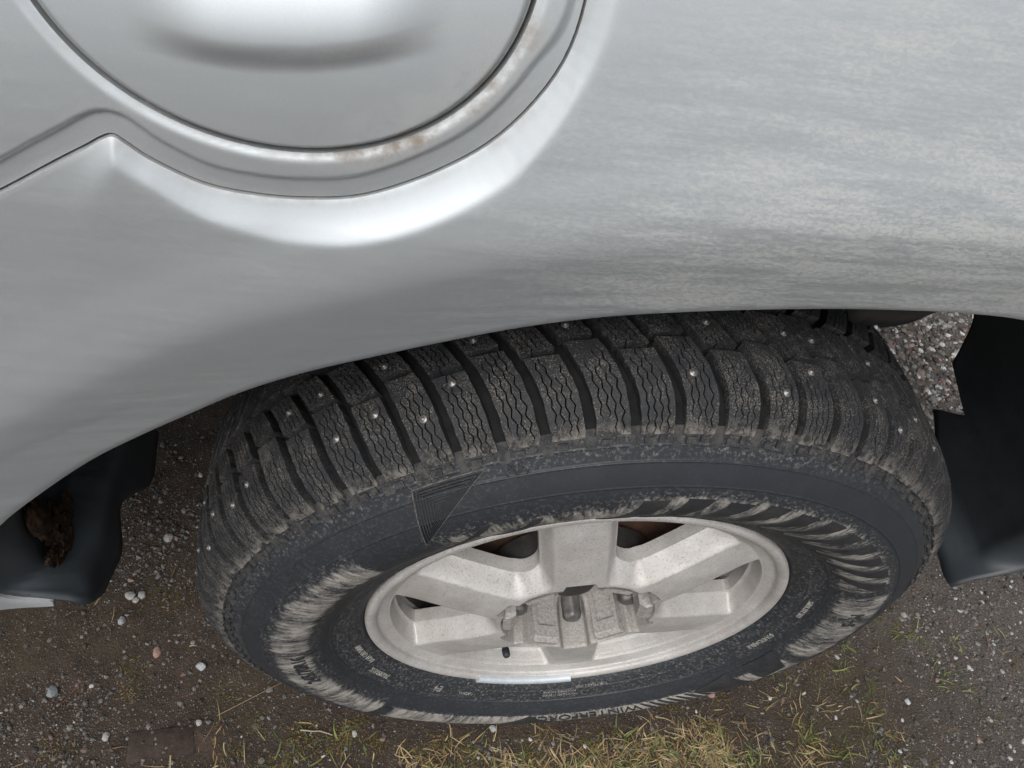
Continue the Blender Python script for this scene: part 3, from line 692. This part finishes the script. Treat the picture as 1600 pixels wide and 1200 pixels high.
# swept fins on the sidewall
def finned(a0, r0, r1, width, sweep, h, name, mat, n=8):
    top = []; V = []; Q = []
    for i_ in range(n):
        f = i_ / (n - 1); r = r0 + (r1 - r0) * f; t = R(a0 + sweep * (1 - f) ** 1.5); wv = R(width) * (.45 + .55 * f ** .7)
        for s_ in (-.5, .5):
            for hh in (h, -.0008):
                q_, y_ = side_pt(r, hh); V.append((q_ * math.cos(t + s_ * wv), float(y_), q_ * math.sin(t + s_ * wv)))
    for i_ in range(n - 1):
        b, c = i_ * 4, i_ * 4 + 4; Q += [(b, b + 2, c + 2, c), (b + 1, b, c, c + 1), (b + 2, b + 3, c + 3, c + 2)]
    Q += [(1, 3, 2, 0), ((n - 1) * 4, (n - 1) * 4 + 2, (n - 1) * 4 + 3, (n - 1) * 4 + 1)]
    return mk(name, V, Q, None, mat, wheel, smooth=False)
for k in range(11): finned(93.5 - 6.6 * k, .2515, .2945 + .002 * (k % 2), 3.9, 7.0, .0011, 'sidewall_fin', CLEAN)
for k in range(11):                             # short teeth along the lower edge
    finned(-32 - 2.5 * k, .2715, .2900, 1.4, -2.4, .0009, 'sidewall_tooth', CLEAN, 4)
for aa, ra, rb in ((118, .262, .291), (110.5, .250, .286)): finned(aa, ra, rb, 1.6, 9, .0010, 'sidewall_fin', CLEAN)
def curved(corners, h, n=7, lowh=-.0008):
    """four-cornered raised plate that follows the sidewall"""
    C = np.array([(r, R(t)) for r, t in corners]); u, v = np.meshgrid(np.linspace(0, 1, n), np.linspace(0, 1, n), indexing='ij')
    P_ = (C[0] * ((1 - u) * (1 - v))[..., None] + C[1] * (u * (1 - v))[..., None] + C[2] * (u * v)[..., None] + C[3] * ((1 - u) * v)[..., None])
    hh = np.full((n, n), h); a_, y_ = side_pt(P_[..., 0], hh); G_ = np.stack([a_ * np.cos(P_[..., 1]), y_, a_ * np.sin(P_[..., 1])], -1)
    a2, y2 = side_pt(P_[..., 0], hh * 0 + lowh); L_ = np.stack([a2 * np.cos(P_[..., 1]), y2, a2 * np.sin(P_[..., 1])], -1)
    mb = MB(); mb.grid(G_)
    for A, B in ((G_[0], L_[0]), (G_[-1], L_[-1]), (G_[:, 0], L_[:, 0]), (G_[:, -1], L_[:, -1])): mb.grid(np.stack([A, B]))
    V, Q, _ = mb.data(); return V, Q
def plate(pts, h, name, mat=CLEAN):
    if len(pts) == 3: pts = pts + [pts[2]]
    V, Q = curved(pts, h); return mk(name, V, Q, None, mat, wheel, smooth=False)
# triangle built of nested ridges
tri = np.array([(.3330, 124.6), (.3345, 115.2), (.2880, 127.6)]); cenT = tri.mean(0); mb = MB()
for k in range(7):
    A = cenT + (tri - cenT) * (1 - k * .13); Bq = cenT + (tri - cenT) * (1 - k * .13 - .055)
    for i_ in range(3):
        V, Q = curved([A[i_], A[(i_ + 1) % 3], Bq[(i_ + 1) % 3], Bq[i_]], .0016, 8); mb.add(V, Q)
mb.build('ridged_triangle', CLEAN, wheel, smooth=False)
mb = MB(); A = cenT + (tri - cenT) * 1.05; Bq = cenT + (tri - cenT) * 1.0
for i_ in range(3):
    V, Q = curved([A[i_], A[(i_ + 1) % 3], Bq[(i_ + 1) % 3], Bq[i_]], .0014, 8); mb.add(V, Q)
mb.build('triangle_border', LETTER, wheel, smooth=False)
for pts in ([(.2860, -19), (.2540, -15), (.2560, -27), (.2930, -27)], [(.2920, -30), (.2580, -33), (.2700, -44), (.2960, -38)], [(.3060, 226.5), (.300, 229), (.272, 229.2), (.272, 226.5)], [(.2965, 262), (.2700, 270), (.2960, 277)]):
    plate(pts, .0010, 'sidewall_plate')
# snow mark: six arms
mb = MB()
for k in range(6):
    a = R(60 * k)
    for (l0, l1, wv, tilt) in ((.001, .0098, .0013, 0), (.005, .0085, .0009, .7), (.005, .0085, .0009, -.7)):
        p0 = np.array([math.cos(a), math.sin(a)]) * l0; dr_ = np.array([math.cos(a + tilt), math.sin(a + tilt)]) * (l1 - l0); nn = np.array([-dr_[1], dr_[0]]) / np.linalg.norm(dr_) * wv / 2
        c_ = [p0 + nn, p0 + dr_ + nn, p0 + dr_ - nn, p0 - nn]
        V, Q, T = side_patch([(.3255 + c[1], R(111.5) - c[0] / .3255) for c in c_], .0010); mb.add(V, Q, T)
mb.build('snowflake_mark', CLEAN, wheel, smooth=False)
# moulded writing, set clockwise round the sidewall
def writing(txt, ang_c, rad_c, size, h, mat, squeeze=1.0, name='sidewall_lettering'):
    cu = bpy.data.curves.new('lettering', 'FONT'); cu.body = txt; cu.size = size; cu.align_x = 'CENTER'; cu.resolution_u = 3
    ob = bpy.data.objects.new('lettering_source', cu); COL.objects.link(ob)
    bpy.context.view_layer.update(); dg = bpy.context.evaluated_depsgraph_get(); me = bpy.data.meshes.new_from_object(ob.evaluated_get(dg))
    bpy.data.objects.remove(ob); n_ = len(me.vertices); co = np.empty(n_ * 3); me.vertices.foreach_get('co', co); co = co.reshape(-1, 3)
    polys = [list(p_.vertices) for p_ in me.polygons]; ed = {}
    for p_ in polys:
        for i_ in range(len(p_)):
            k_ = (p_[i_], p_[(i_ + 1) % len(p_)]); ed[k_] = 1
    be = [k_ for k_ in ed if (k_[1], k_[0]) not in ed]
    r = rad_c + (co[:, 1] - size * .35); t = R(ang_c) - squeeze * co[:, 0] / rad_c
    V = []
    for hh in (h, -.0006):
        q_, y_ = side_pt(r, hh); V.append(np.stack([q_ * np.cos(t), y_, q_ * np.sin(t)], 1))
    bpy.data.meshes.remove(me)
    m2 = bpy.data.meshes.new(name); m2.from_pydata(np.vstack(V).tolist(), [], polys + [[a_, b_, b_ + n_, a_ + n_] for a_, b_ in be]); m2.materials.append(mat); m2.validate()
    return link(name, m2, wheel)
writing('DAYTON', 147.5, .3175, .0145, .0012, CLEAN, 1.15)
writing('245/70R16', 191, .2790, .0185, .0013, CLEAN, 1.0)
writing('WINTERFORCE', 285, .2800, .0215, .0012, CLEAN, 1.0)
writing('M+S', 10, .2820, .0190, .0012, CLEAN, 1.0)
for txt, ac_, rc, sz in (('DOT OB2 WNF', 200, .2285, .0075), ('TUBELESS', 214, .2365, .0085), ('E4', 238, .2350, .0120), ('RADIAL', 248, .2375, .0060), ('MAX LOAD 1120 KG', 278, .2400, .0048), ('MAX PRESS 300 KPA', 278, .2345, .0048), ('PLIES TREAD 2 STEEL', 288, .2290, .0045), ('STUDDABLE', 345, .2390, .0080), ('STEEL BELTED', 8, .2400, .0070)):
    writing(txt, ac_, rc, sz, .0008, PRINT)

# ------------------------------------------------------------------ gravel, stones, grass
def ico(sub):
    import bmesh
    bm = bmesh.new(); bmesh.ops.create_icosphere(bm, subdivisions=sub, radius=1); V = np.array([v.co[:] for v in bm.verts]); T = np.array([[v.index for v in f.verts] for f in bm.faces]); bm.free(); return V, T
I1, I2 = ico(1), ico(2)
def pebble_col(n, pale):
    u = rng.random(n); c = np.empty((n, 3)); g = rng.uniform(.05, .22, n)
    c[:] = np.stack([g * 1.0, g * .97, g * .93], 1)
    m = u < .33; c[m] = np.stack([g[m] * .75, g[m] * .62, g[m] * .52], 1)
    m = (u > .78) & (u < .86); c[m] = np.stack([g[m] * 1.5, g[m] * 1.05, g[m] * .92], 1)
    m = u > .87 + .105 * (1 - pale); k = rng.uniform(.28, .55, n); c[m] = np.stack([k[m], k[m] * .98, k[m] * .95], 1)
    return np.clip(c * (1 + .25 * pale[:, None]), 0, .75)
def scatter(n, lo, hi, shape, xr, yr, sink=.35, dens=None, pw=3.2, tone=1.0):
    x = rng.uniform(*xr, n); y = rng.uniform(*yr, n)
    keep = ~((np.abs(x) < .16) & (y > -.03) & (y < .20))
    if dens is not None: keep &= rng.random(n) < dens(x, y)
    x, y = x[keep], y[keep]; n = len(x); s = lo + (hi - lo) * rng.random(n) ** pw
    B, T = shape; V = B[None] * (1 + rng.uniform(-.28, .28, (n, len(B), 1))) * rng.uniform(.6, 1.25, (n, 1, 3)) * np.array([1, 1, .75])
    a = rng.uniform(0, 6.28, n); ca, sa = np.cos(a)[:, None], np.sin(a)[:, None]; V = np.stack([V[..., 0] * ca - V[..., 1] * sa, V[..., 0] * sa + V[..., 1] * ca, V[..., 2]], -1)
    V = V * (s / 2)[:, None, None]; z = ground_h(x, y) + s * .5 * (1 - 2 * sink) * .7
    V = V + np.stack([x, y, z], 1)[:, None]
    col = np.repeat(np.clip(pebble_col(n, paleness(x, y)) * tone, 0, .7), len(B), 0)
    TT = (T[None] + (np.arange(n) * len(B))[:, None, None]).reshape(-1, 3)
    return V.reshape(-1, 3), TT, col
def bare(x, y): return .25 + .75 * smooth(.42, .56, vnoise(x * 7 + 3, y * 7)) * (1 - .6 * smooth(-.12, .05, x) * smooth(.5, .35, x) * smooth(.05, -.03, y))
OCT = (np.array([(1, 0, 0), (-1, 0, 0), (0, 1, 0), (0, -1, 0), (0, 0, 1), (0, 0, -1)], float), np.array([(0, 2, 4), (2, 1, 4), (1, 3, 4), (3, 0, 4), (2, 0, 5), (1, 2, 5), (3, 1, 5), (0, 3, 5)]))
parts_ = [scatter(85000, .0012, .0036, OCT, (-.85, .95), (-.22, .50), .3, dens=bare), scatter(26000, .0022, .0088, I1, (-.85, .95), (-.22, .50), dens=bare, pw=3.0, tone=.85), scatter(9000, .002, .008, I1, (-.95, 1.6), (.25, 1.3), dens=bare),
          scatter(13000, .004, .017, I1, (.66, 1.6), (.42, 1.25), pw=2.2, tone=1.3), scatter(170, .006, .012, I2, (-.85, .95), (-.22, .60), dens=bare, tone=.75), scatter(500, .008, .020, I2, (.62, 1.6), (.40, 1.3))]  # rear gravel toned up, skylight painted into the stones
off = 0; VV = []; TT = []; CC = []
for v_, t_, c_ in parts_: VV.append(v_); TT.append(t_ + off); CC.append(c_); off += len(v_)
o = mk('gravel', np.vstack(VV), None, np.vstack(TT), STONE, attrs={'col': np.vstack(CC)}, smooth=False); tag(o, 'loose grit and small gravel strewn over the damp soil', 'gravel', kind='stuff')
# single stones large enough to pick out: pixel-measured spots on the ground
def stone(x, y, s, col, label, group=None, seed=0):
    rg = np.random.default_rng(seed); B, T = I2; V = B * (1 + rg.uniform(-.10, .10, (len(B), 1))) * rg.uniform(.7, 1.2, (1, 3)) * [1, 1, .7]
    for k in range(5):
        n_ = rg.normal(size=3); n_ /= np.linalg.norm(n_); dd = V @ n_; lim = rg.uniform(.55, .8); V = V - np.outer(np.maximum(dd - lim, 0), n_)
    V = V * s / 2; o = mk('stone', V, None, T, STONE, None, smooth=False, attrs={'col': np.tile(np.array(col), (len(V), 1))})
    o.location = (x, y, float(ground_h(np.array([x]), np.array([y]))[0]) + s * .10); return tag(o, label, 'stone', group)
Minv = np.array(CM)[:3, :3]; Pc = np.array(CM)[:3, 3]
def at_ground(px, py):
    d = Minv @ np.array([(px - 800) / 1203, -(py - 600) / 1203, -1]); t = -Pc[2] / d[2]; return (Pc + t * d)[:2]
W_, GY, PK = (.32, .315, .305), (.17, .185, .195), (.28, .18, .155)
for k, (px, py, s, c, lb, gp) in enumerate([(263, 838, .013, W_, 'bright white pebble on bare soil between sill and tyre', None),
    (203, 930, .014, W_, 'pale pebble in the cluster under the end of the sill', 'pale pebbles under the sill'), (221, 928, .014, W_, 'pale pebble in the cluster under the end of the sill', 'pale pebbles under the sill'), (212, 937, .011, W_, 'pale pebble in the cluster under the end of the sill', 'pale pebbles under the sill'),
    (245, 1018, .012, PK, 'pinkish pebble on soil beside the tyre sidewall', None), (80, 1080, .014, GY, 'flat grey stone beside an orange twig', None), (315, 1042, .014, (.34, .36, .38), 'pale grey angular stone beside the tyre', None),
    (310, 1128, .009, W_, 'small white pebble on soil below the tyre', None), (165, 1150, .011, W_, 'whitish pebble beside a sunken brick-red slab', None), (1420, 1095, .010, (.4, .43, .46), 'bluish grey stone on the bare soil away from the grass', None), (1112, 1085, .011, PK, 'pink pebble among grass close to the tyre', None), (1412, 962, .010, W_, 'white pebble on bare soil by the mudguard', None), (770, 1138, .008, W_, 'tiny white pebble just below the bottom of the tyre', None), (190, 970, .012, (.30, .31, .32), 'grey stone below the end of the sill', None)]):
    x, y = at_ground(px, py); stone(x, y, s * 1.15, c, lb, gp, 100 + k)
# grass: dry and green blades, many lying flat
def blades(spots, cols, lmin, lmax, wmin, wmax, flatness, seed):
    rg = np.random.default_rng(seed); n = len(spots); nseg = 6; L = rg.uniform(lmin, lmax, n); W = rg.uniform(wmin, wmax, n); a = rg.uniform(0, 6.28, n); el = rg.uniform(.05, 1.0, n) * (1 - flatness) * 1.3 + .08; bend = rg.uniform(.4, 1.5, n)
    side = rg.uniform(-.9, .9, n); P = np.zeros((n, nseg + 1, 3)); P[:, 0, :2] = spots; P[:, 0, 2] = ground_h(spots[:, 0], spots[:, 1]); dirs = []
    for k in range(nseg):
        e_ = el - bend * (k / nseg) ; az = a + side * k / nseg; d = np.stack([np.cos(e_) * np.cos(az), np.cos(e_) * np.sin(az), np.sin(e_)], 1); P[:, k + 1] = P[:, k] + d * (L / nseg)[:, None]; dirs.append(az)
    gh = ground_h(P[..., 0], P[..., 1]); P[..., 2] = np.maximum(P[..., 2], gh + .0015)
    dirs.append(az); az = np.stack(dirs, 1); wv = W[:, None] * np.array([.8, 1, 1, .9, .7, .45, .08])[None] / 2
    S_ = np.stack([-np.sin(az), np.cos(az), 0 * az], -1) * wv[..., None]; S_[..., 2] += wv * rg.uniform(-.6, .6, n)[:, None]
    V = np.stack([P - S_, P + S_], 2); m = (nseg + 1) * 2
    base = np.arange(n)[:, None, None] * m; k = np.arange(nseg)[None, :, None]; Q = base + np.concatenate([k * 2, k * 2 + 1, k * 2 + 3, k * 2 + 2], 2)
    c = np.asarray(cols)[rg.integers(0, len(cols), n)] * rg.uniform(.65, 1.2, (n, 1)); C = np.repeat(c, m, 0)
    return V.reshape(-1, 3), Q.reshape(-1, 4), C
def tufts(n, cx, cy, sx, sy, per, spread):
    c = np.stack([rng.normal(cx, sx, n), rng.normal(cy, sy, n)], 1); p = np.repeat(c, per, 0) + rng.normal(0, spread, (n * per, 2))
    return p[~((np.abs(p[:, 0]) < .2) & (p[:, 1] > -.02))]
DRY = [(.26, .19, .09), (.22, .15, .08), (.36, .28, .15), (.16, .10, .05), (.24, .21, .11)]; GREEN = [(.085, .115, .03), (.13, .15, .045), (.17, .17, .06), (.055, .08, .035)]
dry_spots = np.vstack([tufts(48, .20, -.085, .15, .034, 20, .012), tufts(50, -.02, -.080, .18, .020, 14, .012), tufts(16, .42, -.03, .12, .05, 8, .016), tufts(10, -.28, -.03, .08, .04, 5, .012), np.stack([rng.uniform(-.75, .9, 150), rng.uniform(-.15, .4, 150)], 1)])
V, Q, C = blades(dry_spots, DRY, .008, .034, .0007, .0018, .70, 3)
tag(mk('dry_grass', V, Q, None, GRASS, attrs={'col': C}), 'straw coloured dead grass lying flat below the tyre', 'grass', kind='stuff')
gs = np.vstack([tufts(34, .18, -.080, .18, .032, 12, .007), tufts(22, .55, .06, .13, .08, 9, .010), tufts(10, .02, -.075, .16, .015, 8, .008), tufts(6, -.30, -.02, .05, .03, 6, .010), tufts(6, .9, .75, .2, .2, 10, .02)])
V, Q, C = blades(gs, GREEN, .008, .028, .0008, .0022, .35, 4)
tag(mk('green_grass', V, Q, None, GRASS, attrs={'col': C}), 'short green grass sprouting through the dead straw', 'grass', kind='stuff')
mo = np.vstack([tufts(30, -.25, -.02, .10, .05, 60, .008), tufts(90, .12, -.075, .26, .035, 60, .010), tufts(30, .5, .02, .2, .1, 45, .010), tufts(14, -.5, .1, .1, .1, 40, .010), tufts(10, 1.0, .78, .06, .06, 60, .02)])
V, Q, C = blades(mo, [(.12, .095, .022), (.085, .08, .02), (.15, .10, .032), (.06, .052, .018)], .002, .006, .0006, .0014, .2, 5)
tag(mk('moss', V, Q, None, GRASS, attrs={'col': C}), 'yellowish brown moss in low patches on the soil', 'moss', kind='stuff')
# fallen needles and twigs
def twig(p0, p1, w, col, label, zoff=.004, zz=None):
    x0, y0 = at_ground(*p0); x1, y1 = at_ground(*p1); n = 7; mb = MB(); rg = random.Random(int(p0[0])); rows = []
    ctr = []
    for k in range(n):
        f = k / (n - 1); x = x0 + (x1 - x0) * f; y = y0 + (y1 - y0) * f; b = math.sin(f * math.pi) * .003 * rg.uniform(.5, 1.5)
        ctr.append(np.array([x + b, y + b * .5, float(ground_h(np.array([x]), np.array([y]))[0]) + zoff]))
    for k, c in enumerate(ctr):
        r = w / 2 * (1 - .5 * k / n); rows.append([c + r * np.array([math.cos(t) * .7, math.cos(t) * .7, math.sin(t)]) for t in np.linspace(0, 6.28, 6, endpoint=False)])
    mb.grid(np.array(rows), False, True); V, Q, _ = mb.data(); return tag(mk('twig', V, Q, None, GRASS, attrs={'col': np.tile(np.array(col), (len(V), 1))}), label, 'twig')
twig((92, 1102), (128, 1062), .0030, (.22, .10, .05), 'short orange brown twig beside a flat grey stone')
twig((340, 1118), (460, 1058), .0026, (.26, .20, .13), 'pale dry stalk lying beside the lower left of the tyre')
twig((470, 1142), (520, 1150), .0028, (.30, .25, .18), 'pale dry stalk below the tyre among moss')
twig((1060, 1190), (1115, 1092), .0030, (.40, .33, .24), 'pale forked dead stem standing out in the grass')
twig((1300, 990), (1255, 1075), .0022, (.24, .15, .08), 'thin brown stalk on bare soil right of the grass')
# brick-red slab sunk in the soil
x, y = at_ground(252, 1160); mb = MB(); mb.box((0, 0, 0), (.042, .020, .012), np.array(Matrix.Rotation(.08, 3, 'Z')))
o = mb.build('brick_fragment', mat_simple('old_brick', (.050, .036, .030), .95, 0, 90, .5, .9, .3, 260)); o.location = (x, y, float(ground_h(np.array([x]), np.array([y]))[0]) - .0105); o.modifiers.new('edge', 'BEVEL').width = .004
tag(o, 'dull reddish brick piece sunk flat into the soil', 'brick')
# mud and leaf litter lodged in the front of the arch
mb = MB(); rg = np.random.default_rng(21)
for k in range(34):                        # ragged bits of leaf and soil packed together
    c = np.array([rg.normal(0, .003), rg.normal(0, .016), rg.normal(0, .020)]); a = np.linspace(0, math.pi, 7)[:, None]; b = np.linspace(0, 2 * math.pi, 9, endpoint=False)[None]
    D = np.stack([np.sin(a) * np.cos(b), np.sin(a) * np.sin(b), np.cos(a) + 0 * b], -1) * np.array([.0035, rg.uniform(.004, .011), rg.uniform(.005, .018)]) * rg.uniform(.6, 1.3, (7, 9, 1))
    t = rg.uniform(-1.2, 1.2); D = np.stack([D[..., 0], D[..., 1] * math.cos(t) - D[..., 2] * math.sin(t), D[..., 1] * math.sin(t) + D[..., 2] * math.cos(t)], -1); mb.grid(c + D, False, True)
o = mb.build('mud_clump', MUD, smooth=False); o.location = (-.514, .098, .352); o.rotation_euler = (.35, 0, 0)
tag(o, 'dark brown clump of mud and rotted leaves stuck in the wheel arch by the sill', 'mud clump')
o = lump((0, 0, 0), (.008, .015, .026), MUD, 'mud_clump', None, 9, .5, 22, 30); o.location = (-.509, .078, .430)
tag(o, 'small smear of brown mud on the arch edge above the larger clump', 'mud clump')
